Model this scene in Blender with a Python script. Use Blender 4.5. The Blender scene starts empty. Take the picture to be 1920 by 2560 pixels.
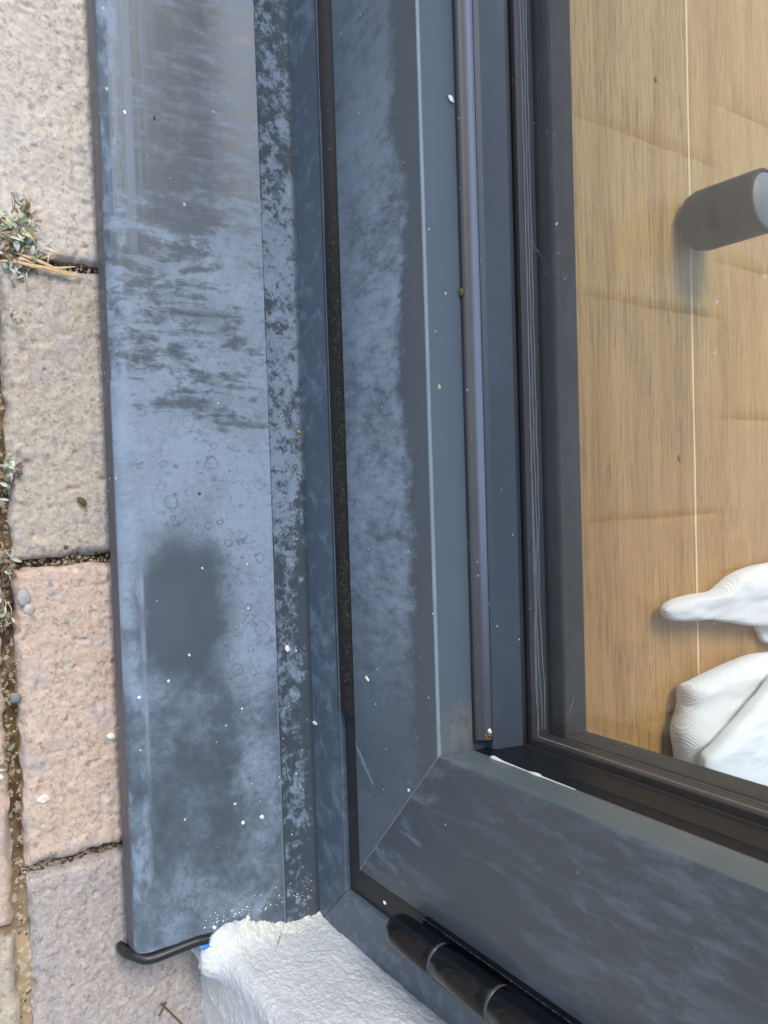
import bpy, math, random
import numpy as np
from mathutils import Matrix, Vector
R = math.radians
random.seed(7); rng = np.random.RandomState(11)
S = bpy.context.scene

# ------------------------------------------------------------ camera, sky, sun, exposure
F = 1923.0                                   # focal length in pixels of the 1920 x 2560 photograph
def unit(v): v = np.array(v, float); return v/np.linalg.norm(v)
_dn = unit((-1365, -17, F)); _Z = -_dn
_X = np.array([.031, 1, .0317]); _X = _X-_Z*(_X@_Z); _X = unit(_X); _Y = np.cross(_Z, _X)
M = np.array([_X, _Y, _Z])                   # world <- camera (right, down, forward)
CAMZ = 0.60
cam_d = bpy.data.cameras.new('camera'); cam = bpy.data.objects.new('camera', cam_d); S.collection.objects.link(cam)
cam.matrix_world = Matrix([[M[0,0], -M[0,1], -M[0,2], 0], [M[1,0], -M[1,1], -M[1,2], 0], [M[2,0], -M[2,1], -M[2,2], CAMZ], [0,0,0,1]])
cam_d.sensor_fit = 'VERTICAL'; cam_d.sensor_height = 36; cam_d.sensor_width = 27; cam_d.lens = F/2560*36
cam_d.clip_start = .01; cam_d.clip_end = 500
cam_d.dof.use_dof = True; cam_d.dof.focus_distance = .60; cam_d.dof.aperture_fstop = 12
S.camera = cam

SUN_EL, SUN_AZ = R(52), R(267)               # azimuth measured from +Y towards +X
w = bpy.data.worlds.new('World'); S.world = w; w.use_nodes = True
nt = w.node_tree; bgn = nt.nodes['Background']; sky = nt.nodes.new('ShaderNodeTexSky')
sky.sky_type = 'NISHITA'; sky.sun_disc = False; sky.sun_elevation = SUN_EL; sky.sun_rotation = SUN_AZ
sky.dust_density = 2.5; sky.air_density = 1.0; sky.ozone_density = 1.2
nt.links.new(sky.outputs[0], bgn.inputs[0]); bgn.inputs[1].default_value = .15
sl = bpy.data.lights.new('sun', 'SUN'); sl.energy = 1.7; sl.angle = R(25); sl.color = (1, .96, .91)
so = bpy.data.objects.new('sun', sl); S.collection.objects.link(so)
sd = Vector((math.sin(SUN_AZ)*math.cos(SUN_EL), math.cos(SUN_AZ)*math.cos(SUN_EL), math.sin(SUN_EL)))
so.rotation_euler = sd.to_track_quat('Z', 'Y').to_euler(); so.location = sd*5
S.view_settings.view_transform = 'Standard'; S.view_settings.look = 'None'; S.view_settings.gamma = 1
S.view_settings.exposure = 1.0
S.cycles.max_bounces = 10; S.cycles.transparent_max_bounces = 16

# ------------------------------------------------------------ measuring: a point of the photograph on a real plane of the place
def on(px, py, ax, val):
    d = M@np.array([px-960, py-1280, F]); i = 'XYZ'.index(ax)
    t = (val-(CAMZ if ax == 'Z' else 0))/d[i]
    return d*t+np.array([0, 0, CAMZ])

# ------------------------------------------------------------ noise for shaping meshes
def _h(ix, iy, seed):
    n = (ix.astype(np.int64)*374761393+iy.astype(np.int64)*668265263+seed*1442695041) & 0x7fffffff
    n = (n ^ (n >> 13))*1274126177 & 0x7fffffff
    return ((n ^ (n >> 16)) & 0xffff)/65535.0
def vnoise(x, y, seed=0):
    x0 = np.floor(x); y0 = np.floor(y); fx = x-x0; fy = y-y0
    fx = fx*fx*(3-2*fx); fy = fy*fy*(3-2*fy)
    a = _h(x0, y0, seed); b = _h(x0+1, y0, seed); c = _h(x0, y0+1, seed); d = _h(x0+1, y0+1, seed)
    return (a*(1-fx)+b*fx)*(1-fy)+(c*(1-fx)+d*fx)*fy
def fbm(x, y, oct=4, seed=0, g=.5):
    s = 0; a = 1; t = 0
    for i in range(oct):
        s = s+a*vnoise(x*2**i, y*2**i, seed+i*17); t += a; a *= g
    return s/t

# ------------------------------------------------------------ objects
def link(o, parent=None):
    S.collection.objects.link(o)
    if parent is not None: o.parent = parent
    return o
def tag(o, label=None, cat=None, group=None, kind=None):
    if label: o['label'] = label
    if cat: o['category'] = cat
    if group: o['group'] = group
    if kind: o['kind'] = kind
    return o
def thing(name, loc, label, cat, group=None):
    o = bpy.data.objects.new(name, None); o.location = loc; o.empty_display_size = .02; link(o)
    return tag(o, label, cat, group)
class MB:
    """collects faces; build() links them as one mesh object"""
    def __init__(s): s.v = []; s.f = []; s.m = []; s.n = 0
    def add(s, v, f, m=0):
        v = np.asarray(v, float).reshape(-1, 3); s.v.append(v)
        s.f += [[i+s.n for i in q] for q in f]; s.m += [m]*len(f); s.n += len(v); return s
    def box(s, x0, x1, y0, y1, z0, z1, m=0):
        v = [(x, y, z) for x in (x0, x1) for y in (y0, y1) for z in (z0, z1)]
        return s.add(v, [(0,1,3,2), (4,6,7,5), (0,4,5,1), (2,3,7,6), (0,2,6,4), (1,5,7,3)], m)
    def prism(s, prof, x0, x1, m=0, nx=1):
        """closed (Y, Z) outline drawn out along X"""
        n = len(prof); xs = np.linspace(x0, x1, nx+1)
        v = [(x, p[0], p[1]) for x in xs for p in prof]
        f = [(k*n+i, k*n+(i+1) % n, (k+1)*n+(i+1) % n, (k+1)*n+i) for k in range(nx) for i in range(n)]
        f += [list(range(n))[::-1], [nx*n+i for i in range(n)]]
        return s.add(v, f, m)
    def grid(s, P, m=0, wrap=False):
        a, b = P.shape[:2]; f = []
        for i in range(a-1):
            for j in range(b-1+(1 if wrap else 0)):
                k = (j+1) % b; f.append((i*b+j, i*b+k, (i+1)*b+k, (i+1)*b+j))
        return s.add(P.reshape(-1, 3), f, m)
    def tube(s, pts, r, seg=12, m=0, cap=True, flat=1.0):
        pts = np.array(pts, float); n = len(pts); r = np.broadcast_to(np.asarray(r, float), (n,))
        t = np.gradient(pts, axis=0); t /= np.linalg.norm(t, axis=1)[:, None]+1e-12
        up = np.array([0, 0, 1.0]) if abs(t[0, 2]) < .9 else np.array([1.0, 0, 0]); ring = []
        for i in range(n):
            a = np.cross(t[i], up); a /= np.linalg.norm(a)+1e-12; b = np.cross(a, t[i]); up = b
            th = np.arange(seg)/seg*2*np.pi
            ring.append(pts[i]+r[i]*(np.cos(th)[:, None]*a+flat*np.sin(th)[:, None]*b))
        s.grid(np.array(ring), m, wrap=True)
        if cap:
            b0 = s.n-n*seg; s.f += [[b0+j for j in range(seg)][::-1], [b0+(n-1)*seg+j for j in range(seg)]]; s.m += [m, m]
        return s
    def lathe(s, prof, cx, cy, seg=48, m=0):
        th = np.arange(seg)/seg*2*np.pi
        P = np.array([[(cx+r*math.cos(a), cy+r*math.sin(a), z) for a in th] for r, z in prof])
        return s.grid(P, m, wrap=True)
    def build(s, name, mats, parent=None, loc=None, sharp=35):
        if not isinstance(mats, (list, tuple)): mats = [mats]
        V = np.concatenate(s.v); org = np.array(parent.matrix_world.translation) if parent is not None else None
        if parent is not None:
            p = parent; org = np.zeros(3)
            while p is not None: org = org+np.array(p.location); p = p.parent
        else: org = np.array(loc if loc is not None else [(V[:,0].min()+V[:,0].max())/2, (V[:,1].min()+V[:,1].max())/2, V[:,2].min()])
        me = bpy.data.meshes.new(name); me.from_pydata((V-org).tolist(), [], s.f)
        for m in mats: me.materials.append(m)
        me.polygons.foreach_set('material_index', s.m); me.polygons.foreach_set('use_smooth', [True]*len(s.f))
        me.validate(); me.update()
        try: me.set_sharp_from_angle(angle=R(sharp))
        except Exception: pass
        o = bpy.data.objects.new(name, me)
        if parent is None: o.location = org
        return link(o, parent)
import bmesh
def fixn(o):
    bm = bmesh.new(); bm.from_mesh(o.data); bmesh.ops.recalc_face_normals(bm, faces=bm.faces); bm.to_mesh(o.data); bm.free(); return o

# ------------------------------------------------------------ materials
class G:
    def __init__(s, name):
        s.mat = bpy.data.materials.new(name); s.mat.use_nodes = True; s.t = s.mat.node_tree
        s.bsdf = s.t.nodes['Principled BSDF']; s.out = s.t.nodes['Material Output']
        s.pos = s.t.nodes.new('ShaderNodeNewGeometry').outputs['Position']
        q = s.t.nodes.new('ShaderNodeSeparateXYZ'); s.L(s.pos, q.inputs[0]); s.x, s.y, s.z = q.outputs
    def L(s, a, b): s.t.links.new(a, b)
    def put(s, v, i):
        if isinstance(v, bpy.types.NodeSocket): s.L(v, i)
        elif v is not None:
            if i.type == 'RGBA' and not isinstance(v, (int, float)): v = tuple(v)+(1,) if len(v) == 3 else v
            elif i.type == 'RGBA': v = (v, v, v, 1)
            i.default_value = v
    def m(s, op, a, b=None, c=None, clamp=False):
        n = s.t.nodes.new('ShaderNodeMath'); n.operation = op; n.use_clamp = clamp
        for k, v in enumerate((a, b, c)):
            if v is not None: s.put(v, n.inputs[k])
        return n.outputs[0]
    def add(s, a, b): return s.m('ADD', a, b)
    def sub(s, a, b): return s.m('SUBTRACT', a, b)
    def mul(s, a, b): return s.m('MULTIPLY', a, b)
    def mx(s, a, b): return s.m('MAXIMUM', a, b)
    def mn(s, a, b): return s.m('MINIMUM', a, b)
    def ss(s, v, a, b, lo=0., hi=1.):
        """smooth step from lo at a to hi at b"""
        n = s.t.nodes.new('ShaderNodeMapRange'); n.interpolation_type = 'SMOOTHSTEP'
        if a > b: a, b, lo, hi = b, a, hi, lo
        s.put(v, n.inputs[0]); n.inputs[1].default_value = a; n.inputs[2].default_value = b
        n.inputs[3].default_value = lo; n.inputs[4].default_value = hi; return n.outputs[0]
    def vec(s, sc=(1,1,1), rot=(0,0,0), loc=(0,0,0), v=None):
        n = s.t.nodes.new('ShaderNodeMapping'); s.L(v or s.pos, n.inputs[0])
        n.inputs[1].default_value = loc; n.inputs[2].default_value = rot; n.inputs[3].default_value = sc; return n.outputs[0]
    def noise(s, scale, detail=4, rough=.55, dist=0, v=None, col=False):
        n = s.t.nodes.new('ShaderNodeTexNoise'); s.L(v or s.pos, n.inputs['Vector'])
        n.inputs['Scale'].default_value = scale; n.inputs['Detail'].default_value = detail
        n.inputs['Roughness'].default_value = rough; n.inputs['Distortion'].default_value = dist
        return n.outputs[1 if col else 0]
    def vor(s, scale, v=None, feat='F1', rnd=1, out='Distance'):
        n = s.t.nodes.new('ShaderNodeTexVoronoi'); n.feature = feat; s.L(v or s.pos, n.inputs['Vector'])
        n.inputs['Scale'].default_value = scale; n.inputs['Randomness'].default_value = rnd; return n.outputs[out]
    def warp(s, amt, scale, v=None):
        """position shifted by noise, amt in metres"""
        c = s.noise(scale, 3, v=v, col=True)
        a = s.t.nodes.new('ShaderNodeVectorMath'); a.operation = 'SUBTRACT'; s.L(c, a.inputs[0]); a.inputs[1].default_value = (.5,.5,.5)
        b = s.t.nodes.new('ShaderNodeVectorMath'); b.operation = 'SCALE'; s.L(a.outputs[0], b.inputs[0]); b.inputs['Scale'].default_value = amt
        d = s.t.nodes.new('ShaderNodeVectorMath'); d.operation = 'ADD'; s.L(v or s.pos, d.inputs[0]); s.L(b.outputs[0], d.inputs[1]); return d.outputs[0]
    def mix(s, f, a, b, mode='MIX'):
        n = s.t.nodes.new('ShaderNodeMix'); n.data_type = 'RGBA'; n.blend_type = mode
        s.put(f, n.inputs[0]); s.put(a, n.inputs[6]); s.put(b, n.inputs[7]); return n.outputs[2]
    def ramp(s, f, stops):
        n = s.t.nodes.new('ShaderNodeValToRGB'); s.L(f, n.inputs[0]); e = n.color_ramp.elements
        while len(e) < len(stops): e.new(.5)
        for k, (p, c) in enumerate(stops):
            e[k].position = p; e[k].color = (c, c, c, 1) if isinstance(c, (int, float)) else tuple(c)+(1,)
        return n.outputs[0]
    def ell(s, cx, cy, rx, ry, soft=.3, u=None, v=None):
        a = s.m('DIVIDE', s.sub(u or s.x, cx), rx); b = s.m('DIVIDE', s.sub(v or s.y, cy), ry)
        return s.ss(s.m('SQRT', s.add(s.mul(a, a), s.mul(b, b))), 1+soft, 1-soft)
    def bump(s, h, strength=.5, dist=.001, prev=None):
        n = s.t.nodes.new('ShaderNodeBump'); s.L(h, n.inputs['Height']); n.inputs['Strength'].default_value = strength
        n.inputs['Distance'].default_value = dist
        if prev: s.L(prev, n.inputs['Normal'])
        return n.outputs[0]
    def specks(s, scale, thr, size=.25, v=None):
        """sparse round spots: 1 inside"""
        w_ = s.warp(.35/scale, scale*1.3, v)
        d = s.vor(scale, w_); c = s.vor(scale, w_, out='Color')
        q = s.t.nodes.new('ShaderNodeSeparateColor'); s.L(c, q.inputs[0])
        r = s.mul(s.m('GREATER_THAN', q.outputs[0], thr), s.add(.07, s.mul(s.m('POWER', q.outputs[1], 3.0), size)))
        return s.mul(s.ss(s.sub(r, d), -.03, .03), s.m('GREATER_THAN', q.outputs[0], thr))
    def fin(s, base=None, rough=None, normal=None, spec=None, metal=None, **kw):
        b = s.bsdf.inputs
        s.put(base, b['Base Color']); s.put(rough, b['Roughness']); s.put(spec, b['Specular IOR Level']); s.put(metal, b['Metallic'])
        if normal: s.L(normal, b['Normal'])
        for k, v in kw.items(): s.put(v, b[k])
        return s.mat

DARK = (.048, .062, .074); CHALK = (.222, .286, .352)
def plain(name, c, rough=.5, var=.25, sc=60, spec=.5, bump=0):
    g = G(name); n = g.noise(sc, 5)
    base = g.mix(n, tuple(k*(1-var) for k in c), tuple(k*(1+var) for k in c))
    return g.fin(base, rough, g.bump(g.noise(sc*6, 3), bump, .0005) if bump else None, spec)

def sill_mat():
    g = G('weathered_sill_paint')
    u = g.x; v = g.y                                            # u along the sill (down the photo), v from nose to door
    big = g.noise(9, 5, .6, v=g.warp(.02, 14))
    ystr = g.noise(42, 7, .66, .5, v=g.vec((2.4, .62, 1)))     # wiped streaks, drawn out across the sill
    fine = g.noise(420, 4, .6)
    mot = g.noise(120, 7, .7, .5)
    def N(n, a): return g.mul(g.sub(n, .5), a)
    zone = g.ss(u, -.25, -.165, .12, .62)                      # smooth at the top, streaky bloom further down
    zone = g.add(zone, g.ss(u, -.09, -.01, 0, .38))
    zone = g.add(zone, g.mul(g.ss(v, .225, .262), g.ss(u, -.10, -.22, 0, .30)))
    zone = g.add(zone, g.ss(u, .12, .18, 0, -.66))
    zone = g.add(zone, g.mul(g.ell(.22, .264, .085, .018, .6), .34))
    zone = g.add(zone, g.mul(g.ell(.318, .205, .035, .055, .6), .42))
    cloud = g.noise(34, 8, .62, .3, v=g.vec(loc=(2, 7, 0))); lw = g.ss(u, -.03, .10)
    f1 = g.add(zone, g.add(g.add(g.mul(N(ystr, 2.4), g.sub(1, lw)), N(big, .8)), g.add(N(mot, 1.0), g.mul(N(cloud, 1.7), lw))))
    soft_ = g.ss(f1, -.1, 1.25); hard_ = g.ss(f1, .34, .78)
    tw = g.mx(g.mul(lw, .75), g.ss(u, -.15, -.25, 0, .88)); bl = g.add(g.mul(hard_, g.sub(1, tw)), g.mul(soft_, tw))
    bl = g.mul(bl, g.add(.68, N(g.noise(18, 6, .65), 1.5)))
    bl = g.add(bl, g.mul(g.ss(u, -.10, .0, 0, .16), g.ss(u, .16, .10)))
    # the big wiped, clean oval and its trail
    wu = g.add(u, N(g.noise(30, 6, .65), .055)); wv = g.add(v, N(g.noise(38, 6, .65, v=g.vec(loc=(3,1,0))), .045))
    ov = g.mx(g.ell(.088, .208, .060, .038, .34, wu, wv), g.mul(g.ell(.19, .205, .08, .028, .9, wu, wv), .22))
    bl = g.mul(bl, g.sub(1, g.mul(ov, .95)))
    # the strip behind the lap has a crisper, blotchier crust
    b2z = g.add(g.ss(u, .06, -.05, -.06, .15), g.ss(u, .13, .19, 0, -.04))
    b2z = g.add(b2z, g.add(N(g.noise(16, 4), 1.0), g.mul(g.ss(u, -.21, -.28), -.16)))
    b2z = g.sub(b2z, g.mul(g.ss(v, .298, .309), g.ss(u, -.06, .02, .02, .25)))
    crust = g.ss(g.add(g.add(b2z, N(g.noise(110, 9, .74, .15), 2.3)), N(fine, .7)), -.14, .22)
    crust = g.mul(crust, g.add(.80, N(g.noise(40, 5), .8)))
    back = g.ss(v, .2815, .2825)
    bl = g.add(g.mul(bl, g.sub(1, back)), g.mul(crust, back))
    grain = g.noise(240, 6, .78); bl = g.mul(bl, g.add(.42, g.mul(g.add(grain, g.mul(fine, .25)), .95))); bl = g.sub(bl, g.mul(g.mul(g.ss(g.noise(170, 7, .75, v=g.vec((1.4, .8, 1), loc=(6, 0, 0))), .53, .62), .22), g.ss(bl, .1, .5)))
    # dried drop rings
    rings = None
    for sc, off in ((95, 0), (150, 2.3), (62, 5.1)):
        vv = g.warp(.006, 120, g.vec(loc=(off, off, 0))); d = g.vor(sc, vv)
        q = g.t.nodes.new('ShaderNodeSeparateColor'); g.L(g.vor(sc, vv, out='Color'), q.inputs[0])
        rad = g.add(.16, g.mul(q.outputs[1], .22)); e = g.m('ABSOLUTE', g.sub(d, rad))
        r = g.mul(g.ss(e, .035, .008), g.m('GREATER_THAN', q.outputs[0], .42)); rings = r if rings is None else g.mx(rings, r)
    rz = g.mx(g.mx(g.ell(.03, .235, .10, .05, .4), g.ell(.32, .21, .05, .05, .4)), g.mx(g.ell(.12, .262, .09, .022, .3), g.mul(g.ell(.25, .262, .06, .03, .4), .8)))
    cres = g.mul(g.ss(g.m('ABSOLUTE', g.sub(g.ell(.2925, .2925, .0135, .0085, 1.0, wu, wv), .5)), .16, .05), g.ss(v, .302, .296)); rings = g.mx(g.mul(rings, rz), g.mul(cres, .9))
    bl = g.mul(bl, g.sub(1, g.mul(rings, .62)))
    # straight rubbing marks along the nose
    scr = g.noise(120, 3, .6, v=g.vec((.03, 3, 1)))
    nose = g.mul(g.ss(v, .212, .178), g.ss(v, .164, .168))
    bl = g.mx(bl, g.mul(g.mul(g.ss(scr, .42, .62), nose), g.ss(u, -.14, -.22, 0, .45)))
    lip = g.mul(g.ss(v, .182, .175), g.ss(v, .1650, .1660));  # patchy sky highlight on the rounded nose, painted in
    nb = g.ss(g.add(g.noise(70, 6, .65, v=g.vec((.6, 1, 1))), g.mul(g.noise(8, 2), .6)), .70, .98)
    bl = g.mx(bl, g.mul(lip, g.mul(nb, .85))); hl = g.mul(g.ss(g.m('ABSOLUTE', g.sub(v, .1785)), .0032, .0006), g.mul(g.ss(u, -.02, .05), g.ss(u, .25, .19))); bl = g.mx(bl, g.mul(hl, g.add(.35, g.mul(nb, .4))))  # soft highlight line of the nose, also put into the colour
    bl = g.add(bl, g.mul(g.noise(30, 6, .7), .13))
    edge = g.mul(g.ss(v, .2820, .2814), g.ss(v, .2804, .2812))
    bl = g.mx(g.sub(bl, g.mul(g.mul(g.ss(v, .2818, .2824), g.ss(v, .2834, .2828)), .5)), g.mul(edge, .45))
    base = g.mix(g.m('MINIMUM', g.mx(bl, 0), 1.0), DARK, CHALK)
    lipd = g.ss(v, .1652, .1646); base = g.mix(lipd, base, (.085, .082, .095))
    # darker line against the frame
    gr = g.mul(g.ss(v, .3075, .3115), .75); base = g.mix(gr, base, (.03, .035, .04))
    # paint spray
    dens = g.ss(u, -.1, .33, .94, .55)
    sp = g.specks(230, .975, .22); sp2 = g.mul(g.specks(260, .955, .20), g.ss(u, .10, .30)); sp3 = g.mul(g.specks(400, .93, .20), g.mul(g.ss(u, .18, .3), g.ss(v, .25, .30)))
    s_ = g.mx(g.mx(g.mul(sp, g.ss(u, -.2, .2, .45, 1)), sp2), sp3)
    base = g.mix(s_, base, (.72, .74, .72))
    dk = g.specks(160, .985, .12); base = g.mix(dk, base, (.02, .022, .025))
    rough = g.add(.36, g.mul(bl, .35))
    return g.fin(base, rough, g.bump(g.add(g.mul(bl, .4), g.mul(fine, .2)), .25, .0003), .5)

def frame_mat(name, base=DARK, bloom=.35, spec=.5, streak=(1,1,1), z0=None, sp_amt=1.0):
    g = G(name)
    n = g.noise(70, 6, .66, .5, v=g.vec(streak)); n2 = g.noise(10, 3); f = g.noise(500, 3)
    bl = g.mul(g.ss(g.add(n, g.mul(g.sub(n2, .5), .5)), .48, .72), bloom)
    bl = g.add(bl, g.mul(f, .10)); bl = g.add(bl, g.mul(n2, .12))
    c = g.mix(bl, base, CHALK)
    sp = g.mul(g.specks(260, .982, .16), g.ss(g.x, -.1, .3, .4, sp_amt))
    c = g.mix(sp, c, (.7, .72, .70))
    return g.fin(c, g.add(.36, g.mul(n, .15)), g.bump(f, .12, .0002), .5)

def rail_mat():
    """bottom rail of the door: bloom drifting down from the ridge in feathered streaks"""
    g = G('bottom_rail_paint'); z = g.z; u = g.x
    wz = g.add(g.add(g.add(z, g.mul(g.sub(g.noise(11, 3), .5), .05)), g.mul(g.sub(g.noise(48, 5, .7, .3, v=g.vec((1.3, 1, .6), rot=(0, .3, 0))), .5), .035)), g.mul(g.sub(g.noise(170, 5, .7), .5), .022))
    feather = g.mul(g.ss(wz, .195, .180), g.ss(wz, .100, .150, .50, 1))
    n = g.noise(75, 9, .75, .1, v=g.vec((1.7, 1, .8), rot=(0, .2, 0)))
    n2 = g.noise(7, 3, .5, v=g.vec(loc=(4, 0, 0)))
    am = g.add(g.ss(u, -.33, -.12, .42, .9), g.mul(g.ss(u, .05, .19), -.75))
    bl = g.mul(g.mul(feather, g.mul(am, g.add(.45, g.mul(g.noise(260, 6, .78), .95)))), g.ss(g.add(n, g.mul(g.add(n2, g.noise(20, 3)), .35)), .58, .98))
    sc = g.noise(160, 5, .7, .5, v=g.vec((1, 1, .5), rot=(0, -.5, 0)))
    bl = g.mx(bl, g.mul(g.ss(sc, .58, .72), g.mul(g.ss(z, .2125, .19), g.ss(u, .0, .12, .05, .6))))
    # the pale tide line near the corner
    tl = g.m('ABSOLUTE', g.sub(g.sub(z, g.add(.150, g.mul(g.sub(.235, u), -.9))), g.mul(g.sub(g.noise(120, 4), .5), .012)))
    tl = g.mul(g.ss(tl, .0030, .0012), g.mul(g.ss(u, .182, .190), g.ss(u, .222, .214)))
    bl = g.mx(bl, g.mul(tl, .55))
    bl = g.add(bl, g.mul(g.noise(500, 3), .08)); bl = g.add(bl, g.mul(g.noise(14, 3), .12))
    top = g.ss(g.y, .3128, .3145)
    c = g.mix(g.mul(bl, g.sub(1, g.mul(top, .7))), DARK, CHALK); c = g.mix(g.mul(top, .75), c, (.092, .125, .142))  # upward ledge painted lighter for the sky it reflects
    dirt = g.mul(g.ell(.168, .330, .022, .017, .6), g.ss(g.noise(110, 5, .6), .35, .6)); dirt = g.mul(dirt, g.ss(g.z, .2085, .2098))
    c = g.mix(g.mul(dirt, .8), c, (.17, .165, .135))
    sp = g.mul(g.specks(230, .978, .16), g.ss(u, -.3, .2, .6, 1)); c = g.mix(sp, c, (.72, .74, .70))
    tan = g.mul(g.specks(120, .993, .10), .8); c = g.mix(tan, c, (.42, .33, .16))
    return g.fin(c, g.add(.34, g.mul(n, .14)), g.bump(g.noise(500, 3), .12, .0002), .5)

def stile_mat():
    g = G('stile_paint'); u = g.x; z = g.z
    n = g.noise(60, 7, .72, .3, v=g.vec((1.7, 1, .55), rot=(0, .1, 0))); n2 = g.noise(9, 3)
    bl = g.mul(g.ss(g.add(n, g.mul(g.sub(n2, .5), .6)), .50, .72), g.ss(z, .26, .14, .24, .62))
    sm = g.mul(g.ss(g.noise(26, 4, .6, .6, v=g.vec((2.2, 1, .5), rot=(0, .1, 0))), .50, .70), .18)
    bl = g.add(g.mx(bl, sm), g.mul(g.noise(500, 3), .08))
    c = g.mix(bl, DARK, CHALK)
    edge = g.ss(g.y, .3128, .3145); c = g.mix(g.mul(edge, .6), c, (.12, .15, .15))
    sp = g.mul(g.specks(260, .982, .16), g.ss(z, .45, .12, .3, 1)); c = g.mix(sp, c, (.7, .72, .70))
    return g.fin(c, .36, g.bump(g.noise(500, 3), .12, .0002), .5)

def paver_mat(name, a, b, c_, tint=(.8, .78, .75)):
    g = G(name)
    n = g.noise(14, 6, .65); n2 = g.noise(120, 6, .7)
    col = g.mix(g.ss(n, .3, .7), a, b); col = g.mix(g.ss(n2, .42, .62), col, c_); n3 = g.noise(330, 5, .75); col = g.mix(g.ss(n3, .50, .36, 0, .55), col, g.mix(1.0, col, (.80, .77, .74), 'MULTIPLY')); col = g.mix(g.ss(n3, .54, .70, 0, .5), col, (.88, .84, .76))
    w_ = g.warp(.003, 260)
    q = g.t.nodes.new('ShaderNodeSeparateColor'); g.L(g.vor(150, w_, out='Color'), q.inputs[0])
    ag = g.ramp(q.outputs[0], [(0, (.52, .45, .36)), (.25, (.30, .33, .37)), (.45, (.62, .55, .42)), (.6, (.46, .30, .22)), (.75, (.60, .60, .58)), (.9, (.40, .37, .35)), (1, (.7, .66, .55))])
    for nn in (g.t.nodes[-1],): nn.color_ramp.interpolation = 'CONSTANT'
    m_ = g.mul(g.ss(g.vor(150, w_), .42, .30), g.m('GREATER_THAN', q.outputs[1], .62))
    col = g.mix(g.mul(m_, .75), col, ag)
    q2 = g.t.nodes.new('ShaderNodeSeparateColor'); g.L(g.vor(380, g.warp(.003, 400), out='Color'), q2.inputs[0])
    col = g.mix(.30, col, g.ramp(q2.outputs[0], [(0, (.40, .36, .30)), (.35, (.70, .64, .55)), (.7, (.78, .72, .63)), (1, (.90, .87, .80))]))
    hole = g.specks(110, .95, .16); col = g.mix(g.mul(hole, .85), col, (.07, .055, .04))
    lich = g.mul(g.ss(g.noise(32, 5, .65, .4, v=g.vec(loc=(9, 2, 0))), .56, .68), .35); col = g.mix(lich, col, (.66, .60, .40))
    q3 = g.t.nodes.new('ShaderNodeSeparateColor'); g.L(g.vor(620, g.warp(.002, 500), out='Color'), q3.inputs[0]); col = g.mix(g.mul(g.m('GREATER_THAN', q3.outputs[0], .92), .55), col, (.80, .76, .68)); col = g.mix(g.mul(g.m('LESS_THAN', q3.outputs[0], .05), .35), col, (.13, .11, .10))
    blue = g.mul(g.ss(g.noise(40, 5, .6, v=g.vec(loc=(1, 8, 3))), .52, .66), .4); col = g.mix(blue, col, (.52, .54, .60))
    col = g.mix(1.0, col, tint, 'MULTIPLY'); nr = g.bump(g.noise(400, 5, .8), .75, .0014); nr = g.bump(m_, .4, .001, nr)
    return g.fin(col, .75, nr, .4)

def wall_mat():
    g = G('white_masonry_paint')
    c = g.mix(g.ss(g.noise(25, 4), .35, .7), (.56, .595, .615), (.62, .655, .67))
    low = g.ss(g.z, .075, .045); c = g.mix(g.mul(low, g.ss(g.noise(120, 5), .35, .65)), c, (.66, .65, .56))
    st = g.mul(g.ss(g.noise(80, 5, .6, v=g.vec((1, 1, .15))), .62, .72), .35); c = g.mix(g.mul(st, g.ss(g.z, .2, .02)), c, (.60, .52, .36))
    nr = g.bump(g.ss(g.noise(330, 3, .55, .6), .38, .62), .55, .0009); nr = g.bump(g.noise(900, 2), .3, .0003, nr); return g.fin(c, .38, nr, .5)

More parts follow.
